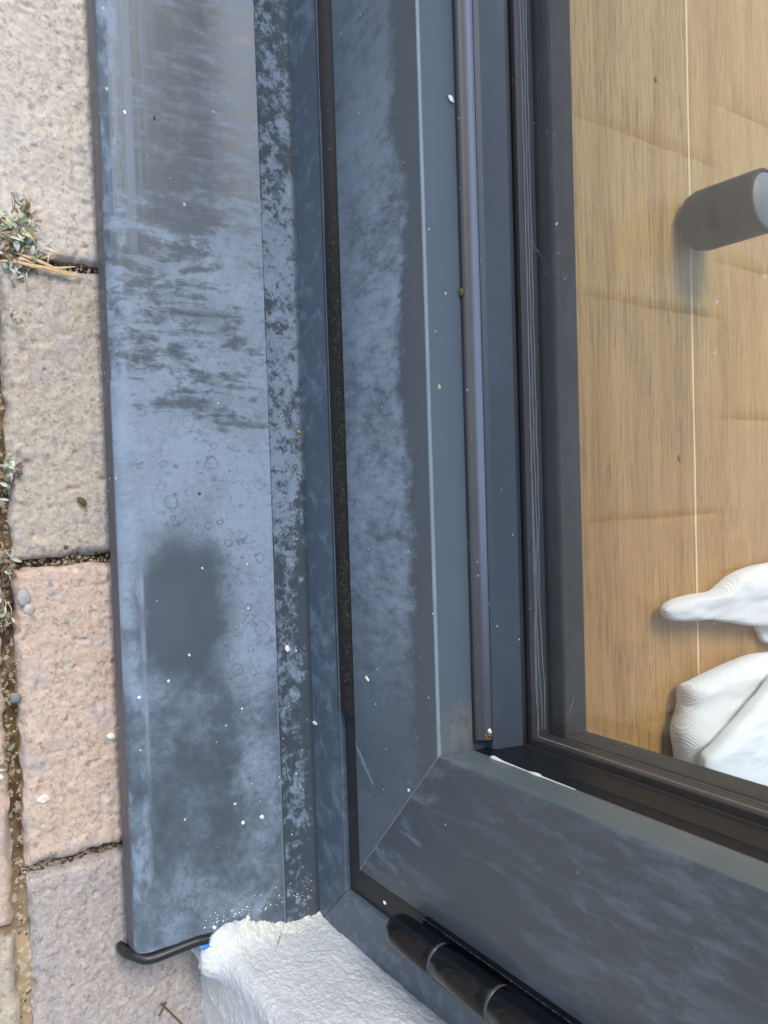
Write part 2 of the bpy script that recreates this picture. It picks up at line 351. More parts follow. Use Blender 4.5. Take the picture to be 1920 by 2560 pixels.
def wood_mat():
    g = G('oak_boards'); x, y = g.x, g.y
    row = g.m('FLOOR', g.m('DIVIDE', g.sub(y, .938), .25))
    off = g.mul(row, 3.71)
    cmb = g.t.nodes.new('ShaderNodeCombineXYZ'); g.L(g.add(x, off), cmb.inputs[0]); g.L(y, cmb.inputs[1]); g.L(off, cmb.inputs[2]); V = cmb.outputs[0]
    def mp(sc): return g.vec(sc, v=V)
    broad = g.noise(9, 5, .6, .8, v=mp((.30, 2.6, 1)))
    fine = g.noise(30, 6, .72, .2, v=mp((.22, 16, 1)))
    band = g.noise(22, 3, .5, .3, v=mp((.12, 2.2, 1)))
    pore = g.ss(g.noise(60, 3, .6, .1, v=mp((.42, 9, 1))), .54, .64)
    pore2 = g.ss(g.noise(100, 2, .6, v=mp((.6, 7, 1))), .60, .70)
    c = g.ramp(broad, [(.30, (.22, .125, .030)), (.5, (.31, .195, .052)), (.70, (.385, .262, .088))])
    c = g.mix(g.ss(band, .38, .62, 0, .30), c, (.43, .32, .14))
    c = g.mix(g.ss(fine, .42, .62, 0, .5), c, (.41, .295, .125))
    c = g.mix(g.ss(fine, .52, .36, 0, .6), c, (.17, .100, .034))
    patch = g.noise(8, 3, .5, v=V); c = g.mix(g.mul(pore, g.ss(patch, .4, .6, .35, .85)), c, (.13, .078, .032)); c = g.mix(g.mul(pore2, .65), c, (.16, .098, .042))
    alt = g.m('MODULO', g.m('ABSOLUTE', row), 2.0)
    c = g.mix(g.ss(x, -.3, .15), g.mix(1.0, c, (1.0, .98, .92), 'MULTIPLY'), g.mix(1.0, c, (.92, .80, .66), 'MULTIPLY')); c = g.mix(1.0, c, g.mix(alt, (1.0, .97, .92), (.96, .93, .90)), 'MULTIPLY')
    d = g.m('ABSOLUTE', g.sub(g.m('FRACT', g.m('DIVIDE', g.add(g.sub(y, .938), g.add(.125, g.mul(g.sub(g.noise(9, 4), .5), .0012))), .25)), .5))
    ln = g.ss(d, .0080, .0050); c = g.mix(g.mul(ln, g.add(.55, g.mul(g.noise(30, 3), .6))), c, (.66, .55, .33))  # cream line is the bevelled board edge's highlight, put in as colour
    ln2 = g.mul(g.ss(g.m('ABSOLUTE', g.sub(d, .0095)), .0012, .0004), .5); c = g.mix(ln2, c, (.22, .13, .06))
    
    return g.fin(c, .42, g.bump(g.add(fine, g.mul(pore, -.8)), .15, .0003), .4)

def cloth_mat(name, knit=True):
    g = G(name)
    cmb_y = g.y; cmb_x = g.x
    tri = g.m('PINGPONG', cmb_x, .014)
    if knit:
        ph = g.add(g.mul(cmb_y, 1.0), g.mul(tri, 1.1)); ph = g.add(ph, g.mul(g.noise(60, 4), .0012))
        wv = g.m('SINE', g.mul(ph, 1350)); yarn = g.m('SINE', g.mul(g.sub(cmb_x, g.mul(cmb_y, .4)), 2300))
        h = g.add(g.mul(wv, .5), g.mul(yarn, .2)); h = g.add(h, g.mul(g.noise(900, 3), .7))
        nr = g.bump(h, .6, .0012); nr = g.bump(g.noise(700, 3, .7), .5, .0008, nr); c = g.mix(g.ss(h, -.4, 1.0), (.54, .58, .57), (.70, .74, .73))
    else:
        nr = g.bump(g.noise(700, 3), .2, .0005); c = (.60, .65, .65)
    return g.fin(c, .95, nr, .15, **{'Sheen Weight': .3})

def glass_mat(name, dirty):
    g = G(name); t = g.t; t.nodes.remove(g.bsdf)
    ly = t.nodes.new('ShaderNodeNewGeometry'); dt = t.nodes.new('ShaderNodeVectorMath'); dt.operation = 'DOT_PRODUCT'
    g.L(ly.outputs['Normal'], dt.inputs[0]); g.L(ly.outputs['Incoming'], dt.inputs[1])
    c = g.m('ABSOLUTE', dt.outputs['Value']); fr = g.add(.043, g.mul(g.m('POWER', g.sub(1, c), 5), .97))
    tr = t.nodes.new('ShaderNodeBsdfTransparent'); tr.inputs[0].default_value = (.985, .99, .985, 1)
    gl = t.nodes.new('ShaderNodeBsdfGlossy'); gl.inputs['Roughness'].default_value = 0.0
    mx = t.nodes.new('ShaderNodeMixShader'); g.L(fr, mx.inputs[0]); g.L(tr.outputs[0], mx.inputs[1]); g.L(gl.outputs[0], mx.inputs[2]); o = mx.outputs[0]
    if dirty:
        df = t.nodes.new('ShaderNodeBsdfDiffuse'); df.inputs[0].default_value = (.75, .76, .72, 1)
        sp = g.mul(g.specks(150, .985, .12), .9)
        sm = g.mul(g.ss(g.noise(150, 6, .75, .8, v=g.vec((1, 1, 1))), .60, .80), g.mul(g.ell(.15, .228, .045, .014, .7, g.x, g.z), .55))
        sm2 = g.mul(g.ss(g.noise(90, 6, .75, 1.5), .60, .80), g.mul(g.ss(g.z, .26, .225), .10))
        hair = g.mul(g.ss(g.m('ABSOLUTE', g.sub(g.noise(22, 2, .5, .3, v=g.vec((.5, 1, 1.6))), .5)), .0018, .0006), g.mul(g.ss(g.z, .30, .25), g.ss(g.noise(18, 2), .55, .65)))
        a = g.mx(g.mx(sp, sm), g.mx(sm2, g.mul(hair, .30))); film = g.mul(g.noise(12, 4, .6), .015)
        m2 = t.nodes.new('ShaderNodeMixShader'); g.L(g.add(a, film), m2.inputs[0]); g.L(o, m2.inputs[1]); g.L(df.outputs[0], m2.inputs[2]); o = m2.outputs[0]
    g.L(o, g.out.inputs[0]); return g.mat

MAT = dict(
    sill=sill_mat(), frame=frame_mat('frame_paint', (.052, .076, .099), .42, (.7, 1, 2)), rail=rail_mat(), stile=stile_mat(),
    jamb=frame_mat('jamb_paint', (.066, .088, .11), .40, (1.5, 1, .7)),
    edge=plain('edge_sky_highlight', (.19, .25, .28), .35), dark=frame_mat('inner_bead_paint', (.022, .030, .037), .02, (1,1,1), sp_amt=.8),  # edge: sky caught along the ridge, put into a paler colour
    inner=plain('inner_bead', (.068, .062, .054), .6, .35, 60, .12), dark2=plain('shaded_glazing_gasket', (.008, .010, .012), .45, .3, 90, .3),
    darker=plain('shaded_inner_paint', (.040, .045, .048), .5, .3, 90, .4),
    rubber=plain('black_rubber', (.012, .013, .014), .42, .3, 90, .5, .15),
    black=plain('gloss_black_powder_coat', (.0035, .0045, .007), .12, .3, 40, .32, .02),
    spacer=plain('spacer_bar', (.060, .048, .045), .35, .3, 200), sealant=plain('grey_sealant', (.26, .28, .28), .5, .3, 150),
    chip=plain('white_paint_fleck', (.80, .80, .74), .5, .08, 300, .5, .3), rust=plain('rusty_crust', (.22, .08, .03), .8, .6, 900, .3, .8),
    bug=plain('brown_debris', (.12, .085, .03), .7, .6, 900, .4, .5), tape=plain('blue_tape', (.03, .17, .55), .5, .1, 100),
    mitre=plain('mitre_sealant', (.27, .28, .22), .7, .4, 300), mitre_d=plain('mitre_dark_line', (.02, .025, .03), .7, .3, 300),
    plaster=plain('interior_plaster', (.70, .68, .63), .85, .04, 30), soil=None)

def seal_speck():
    g = G('perished_foam_seal'); n = g.noise(380, 5, .7); c = g.mix(g.ss(n, .45, .75), (.014, .013, .012), (.065, .055, .042)); c = g.mix(g.ss(g.x, -.15, -.28, 0, .7), c, (.060, .052, .052))
    sp = g.specks(420, .90, .14); c = g.mix(g.mul(sp, .6), c, (.45, .45, .42))
    return g.fin(c, .75, g.bump(n, .7, .0006), .3)
MAT['foam'] = seal_speck()
def seal_flat():
    g = G('flat_black_seal'); n = g.noise(60, 4); c = g.mix(n, (.014, .016, .018), (.030, .030, .030))
    sm = g.ss(g.m('ABSOLUTE', g.sub(g.noise(40, 3, .6, .4, v=g.vec((.7, 1, 2.2))), .5)), .006, .002)
    c = g.mix(g.mul(sm, g.ss(g.noise(50, 2, v=g.vec(loc=(5,0,0))), .62, .68, 0, .35)), c, (.35, .37, .38))
    sp = g.specks(210, .94, .13); c = g.mix(sp, c, (.7, .72, .7))
    return g.fin(c, .5, g.bump(g.noise(400, 3), .2, .0003), .4)
MAT['seal'] = seal_flat()
def drip_mat():
    g = G('drip_bar_metal'); n = g.noise(50, 4)
    c = g.mix(n, (.070, .064, .062), (.10, .094, .092))
    sp = g.mul(g.specks(420, .62, .18), g.ss(g.x, .0, .17, .0, .75)); sp = g.mx(sp, g.specks(330, .955, .14)); c = g.mix(sp, c, (.55, .57, .6))
    c = g.mix(g.ss(g.x, -.05, .16, 0, .7), c, (.045, .045, .05))
    c = g.mix(g.mul(g.ss(g.y, .3485, .3505), g.ss(g.x, -.02, .16, .95, .15)), c, (.15, .185, .245)); return g.fin(c, .36, g.bump(g.noise(300, 3), .15, .0003), .4)  # blue sky highlight painted over the bar's upper back half
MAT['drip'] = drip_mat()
def sand_mat():
    g = G('joint_sand'); n = g.noise(90, 6, .7); n2 = g.noise(20, 4)
    c = g.ramp(n, [(.3, (.05, .032, .018)), (.5, (.13, .085, .045)), (.7, (.30, .23, .14))])
    c = g.mix(g.mul(g.ss(g.x, .24, .33), g.ss(n2, .3, .5)), c, (.42, .32, .19))
    c = g.mix(g.mul(g.ss(n2, .56, .66), .6), c, (.09, .12, .03))
    q = g.t.nodes.new('ShaderNodeSeparateColor'); g.L(g.vor(350, out='Color'), q.inputs[0]); c = g.mix(g.mul(g.m('GREATER_THAN', q.outputs[0], .8), .7), c, (.55, .48, .36))
    return g.fin(c, .95, g.bump(g.noise(350, 5, .7), 1, .002), .2)
MAT['sand'] = sand_mat()

# ------------------------------------------------------------ the ground and the paving
g_ = MB(); g_.box(-30, 30, -40, .20, -.3, -.045); tag(g_.build('ground', MAT['sand'], loc=(0,0,-.045)), kind='structure')
# sand and dirt between the blocks
nx, ny = 500, 200
xs = np.linspace(-.45, .52, nx); ys = np.linspace(-.30, .30, ny); XX, YY = np.meshgrid(xs, ys, indexing='ij')
ZZ = -.0135+.006*(fbm(XX*60, YY*60, 4, 5)-.5)*2+.0045*np.clip((XX-.24)/.08, 0, 1)
g_ = MB(); g_.grid(np.stack([XX, YY, ZZ], -1)); tag(g_.build('joint_sand', MAT['sand'], loc=(0,0,-.02)), kind='structure')

def paver(x0, x1, y0, y1, mat, label, step=.0013, seed=0, group=None, r=.007, name='paver'):
    nx = max(4, int((x1-x0)/step)); ny = max(4, int((y1-y0)/step))
    X, Y = np.meshgrid(np.linspace(x0, x1, nx), np.linspace(y0, y1, ny), indexing='ij')
    wob = (fbm(X*55, Y*55, 4, seed+3)-.5)*.009
    d = np.minimum(np.minimum(X-x0, x1-X), np.minimum(Y-y0, y1-Y)); de = np.maximum(d+wob*np.clip(1-d/.02, 0, 1), 0)
    q = np.clip((r-de)/r, 0, 1); Z = -.010*(1-np.sqrt(1-q*q*.999))-.0*d
    Z = Z+.0016*(fbm(X*35, Y*35, 3, seed+8)-.5)*2
    if step < .003:
        f = fbm(X*300, Y*300, 4, seed+20, .65); Z = Z+.0011*(f-.5)*2
        pit = vnoise(X*150, Y*150, seed+31); Z = Z-.0025*np.clip((pit-.82)/.18, 0, 1)
        pk = vnoise(X*120+7, Y*120, seed+41); Z = Z+.0012*np.clip((pk-.75)/.25, 0, 1)
    # roughen the outline
    ex = (fbm(Y*90, X*0+seed, 3, seed+51)-.5)*.004; ey = (fbm(X*90, Y*0+seed, 3, seed+52)-.5)*.004
    k = np.clip(1-d/.004, 0, 1); X = X+np.where(np.minimum(X-x0, x1-X) <= d+1e-9, ex*k, 0); Y = Y+np.where(np.minimum(Y-y0, y1-Y) <= d+1e-9, ey*k, 0)
    b = MB(); P = np.stack([X, Y, Z], -1); b.grid(P)
    ring = np.concatenate([P[:, 0], P[-1, 1:], P[-2::-1, -1], P[0, -2:0:-1]]); low = ring.copy(); low[:, 2] = -.06
    b.grid(np.stack([ring, low]), wrap=True)
    o = b.build(name, mat, loc=((x0+x1)/2, (y0+y1)/2, -.06), sharp=80); return tag(o, label, 'paving block', group)

PM = [paver_mat('paver_buff', (.74, .68, .57), (.80, .74, .63), (.64, .57, .48)),
      paver_mat('paver_grey_brown', (.64, .57, .46), (.70, .65, .54), (.52, .47, .40), (.70, .665, .62)),
      paver_mat('paver_pink', (.74, .56, .43), (.80, .65, .52), (.64, .48, .38), (.76, .71, .67)),
      paver_mat('paver_purple_grey', (.56, .51, .46), (.64, .59, .52), (.48, .44, .41), (.66, .64, .64))]
J = .0055
jy = .096
rowA = [-.60, -.385, -.1725, .0467, .2705, .49, .71]
labA = {1: ('pale buff paving block with a gravelly face, topmost beside the sill', 0), 2: ('grey brown paving block below the tuft of weeds', 1),
        3: ('pink paving block, second from the bottom beside the sill', 2), 4: ('purplish grey paving block beneath the rubber sill end', 3)}
GP = 'concrete paving blocks'; OUT = 'concrete paving block of the patio lying beyond the edges of the photo'
for i in range(len(rowA)-1):
    lab, mi = labA.get(i, (OUT, i % 4))
    vis = i in labA
    paver(rowA[i]+J/2, rowA[i+1]-J/2, jy+.004, .244, PM[mi], lab, .0013 if vis else .006, 10+i, GP)
rowB = [-.66, -.43, -.222, .0475, .31, .53, .75]
labB = {1: 'grey paving block at the far left edge, beside the weeds', 2: 'grey paving block at the left edge beside the grey brown block', 3: 'brownish paving block at the left edge beside the pink block', 4: 'brown grey paving block in the bottom left corner'}
for i in range(len(rowB)-1):
    lab = labB.get(i, OUT); paver(rowB[i]+J/2, rowB[i+1]-J/2, -.222+J/2, jy-.005, PM[(i*3+1) % 4], lab, .0022 if i in labB else .006, 30+i, GP)
rows = [(-.222, -.38, -.085), (-.38, -.54, .02), (-.54, -.76, -.06), (-.76, -.98, .05)]
for k, (ya, yb, x0) in enumerate(rows):
    for j in range(-5, 6):
        xa = x0+j*.217
        paver(xa+J/2, xa+.217-J/2, yb+J/2, ya-J/2, PM[(j*2+k*3) % 4], OUT, .007, 60+k*20+j+6, GP)

# ------------------------------------------------------------ rendered wall
XR, YW = .3555, .226
def arcp(cx, cy, r, a0, a1, n): return [(cx+r*math.cos(R(a0+(a1-a0)*i/n)), cy+r*math.sin(R(a0+(a1-a0)*i/n))) for i in range(n+1)]
def wall():
    # outline in plan: door frame -> along the reveal -> round the arris -> along the outer face
    rr = .011; path = [(XR, y) for y in np.linspace(.322, YW+rr, 230)]+arcp(XR+rr, YW+rr, rr, 180, 270, 34)[1:]+[(x, YW) for x in np.linspace(XR+rr, .62, 260)[1:]]
    path = np.array(path); tn = np.gradient(path, axis=0); tn /= np.linalg.norm(tn, axis=1)[:, None]; nr = np.stack([tn[:, 1], -tn[:, 0]], -1)   # pointing outwards
    arc = np.concatenate([[0], np.cumsum(np.linalg.norm(np.diff(path, axis=0), axis=1))])
    zb = 1-np.clip((arc-.106)/.008, 0, 1)                                   # 1 on the reveal (stands on the sill)
    zbb = 1-np.clip((arc-.083)/.006, 0, 1); zbot = .043*zbb+.003*(fbm(arc*110, arc*0, 3, 9)-.5)*zbb
    nz = 420; tt = np.linspace(0, 1, nz)**1.25
    A, T = np.meshgrid(arc, tt, indexing='ij'); Zv = zbot[:, None]+(.62-zbot[:, None])*T
    PX = np.broadcast_to(path[:, 0][:, None], A.shape).copy(); PY = np.broadcast_to(path[:, 1][:, None], A.shape).copy()
    cell = 330
    h = fbm(A*cell, Zv*cell*.8, 3, 70, .55); h2 = fbm(A*60+3, Zv*60, 3, 75)
    fib = vnoise(A*420+h*2.5, Zv*150+h2*4, 90)
    d = .0008*(np.clip(h, .38, .62)-.5)*2+.0009*(h2-.5)*2+.0006*(fib-.5)
    # flared, broken foot where the render was knocked back against the sill
    hz = Zv-.045; foot = np.exp(-np.clip(hz, 0, 1)/.007)*np.clip(zb, 0, 1)[:, None]
    d = d+foot*(.0045+.007*(fbm(A*110, Zv*140, 4, 33)-.25)+.011*np.exp(-((A-.075)/.022)**2))
    lipz = np.clip((Zv-.026)/.012, 0, 1)*np.exp(-np.clip(Zv-.044, 0, 1)/.011); d = d+lipz*.0065*np.exp(-((A-.0950)/.013)**2)*(.75+.6*fbm(A*150, Zv*120, 3, 19))
    d = d+foot*.0035*(fbm(A*260, Zv*260, 3, 35)-.5)
    # bulging edge near the frame
    d = d+.0022*np.exp(-((A-.012)/.006)**2)*(fbm(Zv*70, A*40, 3, 61)-.1)
    # the crack
    zc = np.interp(A, [.028, .034, .039, .044, .050, .054, .060], [.0585, .0600, .0575, .0530, .0545, .0590, .0640])+.0022*(fbm(A*300, A*0, 3, 44)-.5)*2
    wd_ = .0012*np.interp(A, [.028, .034, .040, .044, .050, .056, .060], [.1, .9, .6, 1.0, .5, .8, .05])*(.5+vnoise(A*260, A*0, 8))
    cut = (np.abs(Zv-zc) < wd_)*(A > .028)*(A < .060); d = d-cut*.006; cutf = cut
    low = np.exp(-np.clip(Zv, 0, 1)/.01)*(1-zb)[:, None]; d = d+low*.002*(fbm(A*90, Zv*10, 3, 55)-.5)
    PX -= 0; PX += nr[:, 0][:, None]*d; PY += nr[:, 1][:, None]*d
    b = MB(); P = np.stack([PX, PY, Zv], -1); b.grid(P); b.m = [int(q) for q in (cutf[:-1, :-1] & cutf[1:, 1:]).reshape(-1)]
    # the rest of the wall, coarse: right pier, left pier, head
    b.box(XR, .62, YW, .46, .62, 2.6); b.box(.62, 2.4, YW, .46, -.05, 2.6); b.box(XR+.002, .62, .322, .46, -.05, .62)
    XLs = -.8555; b.box(-2.8, XLs, YW, .46, -.05, 2.6); b.box(XLs, XR, YW, .46, 2.18, 2.6)
    o = b.build('rendered_wall', [wall_mat(), plain('crack_inside', (.10, .06, .035), .95, .4, 300, .1)], loc=(XR, YW, 0), sharp=80)  # crack faces coloured dark brown to stand for the shade inside
    return tag(o, 'white textured rendered wall corner with a broken cracked foot beside the sill end', 'wall')
wl = wall()
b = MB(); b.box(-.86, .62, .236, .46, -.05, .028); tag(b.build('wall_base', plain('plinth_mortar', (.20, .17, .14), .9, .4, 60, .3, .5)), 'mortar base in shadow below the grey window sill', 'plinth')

# ------------------------------------------------------------ sill
XL = -.8555; XS = .3385
rc = .0120; nose = [(.1655, .0125), (.1643, .0125), (.1643, .0250)]+[(.1643+rc-rc*math.cos(a), .0252+rc*math.sin(a)) for a in np.linspace(.12, math.pi/2-.085, 10)]
top = [(.20, .0393), (.24, .0427), (.2809, .0462), (.2818, .0469), (.2828, .0469), (.2840, .0464), (.3125, .0490), (.330, .0505)]
under = [(.330, .046), (.18, .034), (.1672, .027), (.1655, .0125)]
sill_t = thing('window_sill', (0, .16, .02), 'grey blue powder coated metal sill with chalky bloom and dried water rings', 'sill')
b = MB(); b.prism(nose[1:]+top+under, XL, XS, 0, 60); rear = [(.2405, .0427), (.2809, .0462), (.2818, .0469), (.2828, .0469), (.2840, .0464), (.3125, .0490), (.330, .0505), (.330, .046), (.2405, .040)]; b.prism(rear, XS+.0002, .362, 0, 2); fixn(b.build('sill_body', MAT['sill'], sill_t, sharp=50))
cp = [(.1612, .0070), (.1616, .0150), (.1622, .0240), (.1650, .0315), (.1705, .0370), (.180, .0398), (.205, .0424), (.217, .0434)]
cpf = []
for i in range(len(cp)-1):
    for k in range(5):
        t = k/5; cpf.append((cp[i][0]*(1-t)+cp[i+1][0]*t, cp[i][1]*(1-t)+cp[i+1][1]*t))
cpf.append(cp[-1]); cpf = np.array(cpf)
for _ in range(1): cpf[1:-1] = (cpf[:-2]+cpf[2:]+2*cpf[1:-1])/4
cpf = np.array([(XS+.0040+.0012*math.sin(i*.35), y, z-.002) for i, (y, z) in enumerate(cpf)])
b = MB(); b.tube(cpf, [.0028, .0034, .0037]+[.0038]*(len(cpf)-3), 16); b.prism([(.1650, .009), (.1650, .030), (.172, .036), (.2395, .0415), (.2395, .012)], XS+.0005, XS+.0045)
fixn(b.build('end_cap', MAT['rubber'], sill_t))

# ------------------------------------------------------------ mitred frames
XC, ZT = -.25, 2.16
def frame_members(parent, prof, names, mats, mi=None, back=True, eps=.00012, loop=True):
    """prof: list of (Y, z of the bottom rail, x of the right stile); four mitred members"""
    n = len(prof); mi = mi or [0]*n
    def cor(k, right, top):
        y, z, x = prof[k]; return (x if right else 2*XC-x, y, ZT-(z-.0) if top else z)
    sides = [((0,0),(1,0)), ((1,0),(1,1)), ((1,1),(0,1)), ((0,1),(0,0))]
    for s, (a, c) in enumerate(sides):
        b = MB(); v = []; segs = 2
        for t in range(segs+1):
            for k in range(n):
                p, q = np.array(cor(k, *a)), np.array(cor(k, *c)); dd = unit(q-p); v.append((p+dd*eps)*(1-t/segs)+(q-dd*eps)*(t/segs))
        f = []; ms = []
        for t in range(segs):
            for k in range(n if loop else n-1):
                f.append((t*n+k, t*n+(k+1) % n, (t+1)*n+(k+1) % n, (t+1)*n+k)); ms.append(mi[k])
        b.add(v, f); b.m = ms
        o = b.build(names[s], mats[s], parent, sharp=25); fixn(o)

fr = thing('door_frame', (XR, .3125, .05), 'dark grey outer door frame between the sill and the door', 'door frame')
# outer frame
YF = .3125
pf = [(YF+.06, .0440, .3640), (YF, .0440, .3640), (YF, .0907, .3164), (YF+.0004, .0911, .3160), (YF+.0011, .0912, .3159), (YF+.006, .0912, .3159), (YF+.06, .0912, .3159)]
frame_members(fr, pf, ['bottom_rail', 'jamb', 'head', 'jamb'], [MAT['frame'], MAT['jamb'], MAT['jamb'], MAT['jamb']])
# black rebate seal all round
ps = [(YF+.0045, .0905, .3166), (YF+.0045, .1165, .2865), (YF+.012, .1165, .2865), (YF+.012, .0905, .3166)]
frame_members(fr, ps, ['rebate_seal']*4, [MAT['seal']]*4)
# thick foam weather seal along the bottom, stopping short of the corner
fp = [(YF+.006, .0882), (YF+.0002, .0882), (YF-.0006, .0893), (YF+.0002, .0906), (YF+.0010, .0916), (YF-.0002, .0945), (YF-.0010, .0985), (YF-.0010, .1035), (YF-.0002, .1080), (YF+.0012, .1112), (YF+.004, .1124)]
b = MB(); n = len(fp); xs = np.linspace(-.80, .1735, 150); v = []
for x in xs:
    wv = .0007*(vnoise(np.array(x*22.), np.array(.3), 5)-.5)*2
    for k, (y, z) in enumerate(fp): v.append((x, y+(0 if k < 4 else wv), z+(0 if k < 3 else wv*.6)))
b.add(v, [(t*n+k, t*n+k+1, (t+1)*n+k+1, (t+1)*n+k) for t in range(len(xs)-1) for k in range(n-1)]+[[(len(xs)-1)*n+k for k in range(n)]])
b.m = ([1 if k < 4 else 0 for k in range(n-1)]*(len(xs)-1))+[0]
sl_ = b.build('weather_seal', [MAT['foam'], MAT['rubber']], fr, sharp=40); sl_['label'] = 'thick speckled black foam seal in the gap below the door'
# dark hairline where the frame members meet
def strip(pts, wd, y, mat, name, parent, thick=.0003):
    b = MB(); pts = np.array(pts, float); t = np.gradient(pts, axis=0); t /= np.linalg.norm(t, axis=1)[:, None]; nn = np.stack([-t[:, 1], t[:, 0]], -1)
    w_ = np.broadcast_to(np.asarray(wd, float), (len(pts),))[:, None]/2
    a = pts+nn*w_; c = pts-nn*w_; P = []
    for q, yy in ((a, y), (a*.5+c*.5, y-thick), (c, y)): P.append(np.stack([q[:, 0], q[:, 0]*0+yy, q[:, 1]], -1))
    b.grid(np.array(P)); return b.build(name, mat, parent)
strip([(.3159+(.3640-.3159)*t, .0912+(.0440-.0912)*t) for t in np.linspace(0, 1, 12)], .0006, YF-.00005, MAT['mitre_d'], 'corner_joint', fr, .00012)

# ------------------------------------------------------------ the door leaf
dr = thing('glazed_door', (.2905, YF, .1127), 'grey glazed door leaf with mitred corner and double glazing', 'door')
YS = YF-.0006
pd = [(.434, .1135, .2897), (YS+.0015, .1128, .2904), (YS+.0004, .1129, .2903), (YS, .1135, .2897), (YS, .2116, .1777), (YS+.0003, .2124, .1768), (YS+.0011, .2129, .1762), (YS+.0020, .2130, .1760), (.3440, .2103, .1795), (.3445, .2080, .1815), (.3450, .2080, .1815), (.3565, .2095, .1806), (.3568, .2165, .1802), (.3600, .2185, .1804), (.3810, .2208, .1818), (.3820, .2211, .1812), (.3842, .2211, .1812), (.3842, .2160, .1870), (.4110, .2160, .1870), (.4110, .2315, .1812), (.4120, .2331, .1800), (.4330, .2331, .1800), (.434, .2320, .1812)]
#      0                      1                             2 3 4                                                              5 6 7                                                    8             groove ...
mi = [0, 1, 0, 0, 1, 1, 1, 0, 2, 2, 2, 2, 2, 2, 3, 3, 3, 3, 4, 4, 4, 4, 4]
slots = [MAT['rail'], MAT['edge'], MAT['dark'], MAT['rubber'], MAT['inner']]; slot3 = [MAT['stile'], MAT['stile'], MAT['dark2'], MAT['rubber'], MAT['inner']]
frame_members(dr, pd, ['bottom_rail', 'hinge_stile', 'top_rail', 'closing_stile'], [slots, slot3, slot3, slot3], mi)
mt = [(.1766+(.2901-.1766)*t+(.0006*(vnoise(np.array(t*14), np.array(.1), 3)-.5)), .2126+(.1131-.2126)*t) for t in np.linspace(0, 1, 60)]
strip(mt, .00028+.00045*np.array([float(vnoise(np.array(t*25.), np.array(.5), 7)) for t in np.linspace(0, 1, 60)]), YS-.00004, MAT['mitre'], 'corner_joint', dr, .00015)
# drip bar lying on the ledge under the glass
prof = [(.3452, .2085), (.3450, .2125), (.3458, .2140), (.3478, .2152), (.3500, .2172), (.3520, .2184), (.3540, .2184), (.3556, .2172), (.3563, .2150), (.3563, .2085)]
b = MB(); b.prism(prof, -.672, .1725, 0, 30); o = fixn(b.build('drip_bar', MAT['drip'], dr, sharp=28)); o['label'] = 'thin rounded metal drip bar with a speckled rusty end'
b = MB()
for (cx, cy, cz, r, m) in ((.1695, .3528, .2186, .0021, 1), (.1660, .3520, .2190, .0016, 0), (.1672, .3533, .2188, .0011, 0), (.1710, .3505, .2176, .0016, 1)):
    V = [(cx, cy, cz+r*.6)]; ring = [(cx+r*math.cos(a)*(.8+.4*random.random()), cy+r*math.sin(a)*(.8+.4*random.random()), cz-r*.3) for a in np.linspace(0, 2*math.pi, 9)[:-1]]
    b.add(V+ring, [(0, 1+i, 1+(i+1) % 8) for i in range(8)], m)
b.build('rust_patch', [MAT['chip'], MAT['rust']], dr)
# double glazing
XG0, XG1 = -.684, .184; ZG0, ZG1 = .2170, 1.943
for y0, nm, d in ((.3850, 'outer_pane', True), (.4060, 'inner_pane', False)):
    b = MB(); b.box(XG0, XG1, y0, y0+.004, ZG0, ZG1); b.build(nm, glass_mat(nm+'_glass', d), dr)
psp = [(.3895, .2180, .1850), (.3895, .2216, .1790), (.3903, .2222, .1784), (.3935, .2224, .1782), (.3938, .2219, .1787), (.3946, .2219, .1787), (.3950, .2226, .1780), (.4010, .2226, .1780), (.4014, .2219, .1787), (.4022, .2219, .1787), (.4025, .2224, .1782), (.4055, .2222, .1784), (.4055, .2180, .1850)]
frame_members(dr, psp, ['spacer_bar']*4, [[MAT['spacer'], MAT['sealant']]]*4, [0, 0, 0, 1, 0, 1, 0, 1, 0, 0, 0, 0, 0])
# smeared sealant line seen between the panes
b = MB(); P = []
for j in range(3):
    b.tube([(x, .3945+.0028*j+.0016*math.sin(x*38+j)*max(0, min(1, (x+.05)/.15))+.0003*math.sin(x*160+j*2), .2228) for x in np.linspace(-.66, .174, 140)], .00032, 6)
b.build('sealant_bead', MAT['sealant'], dr)

# hinge
hx, hy, hr = .3020, .3000, .0113
hg = bpy.data.objects.new('hinge', None); link(hg, dr); hg.location = (hx-.2905, hy-YF, .172-.1127)
zs = [.172, .2235, .2760, .3290, .3420]
b = MB(); b.lathe([(.0003, .1720), (.0050, .1727), (.0085, .1750), (.0105, .1785), (hr, .1830), (hr, zs[1]-.0009), (hr-.0006, zs[1]-.0002), (hr-.0016, zs[1])], hx, hy, 40); b.build('hinge_knuckle', MAT['black'], hg, sharp=50)
for k in (1, 2):
    b = MB(); b.lathe([(hr-.0016, zs[k]+.0010), (hr-.0006, zs[k]+.0012), (hr, zs[k]+.0020), (hr, zs[k+1]-.0009), (hr-.0006, zs[k+1]-.0002), (hr-.0016, zs[k+1])], hx, hy, 40); b.build('hinge_knuckle', MAT['black'], hg, sharp=50)
b = MB(); b.lathe([(hr-.0016, .3300), (hr-.0006, .3302), (hr, .3310), (hr, .375), (.0085, .383), (.0003, .386)], hx, hy, 40); b.build('hinge_knuckle', MAT['black'], hg, sharp=50)
ringm = plain('hinge_washer', (.055, .060, .065), .3, .4, 500)
for k in (1, 2, 3):
    b = MB(); b.lathe([(hr-.003, zs[k]-.0012), (hr-.0003, zs[k]-.0008), (hr+.00015, zs[k]+.0004), (hr-.0003, zs[k]+.0016), (hr-.003, zs[k]+.0020)], hx, hy, 40); b.build('hinge_washer', ringm, hg, sharp=80)
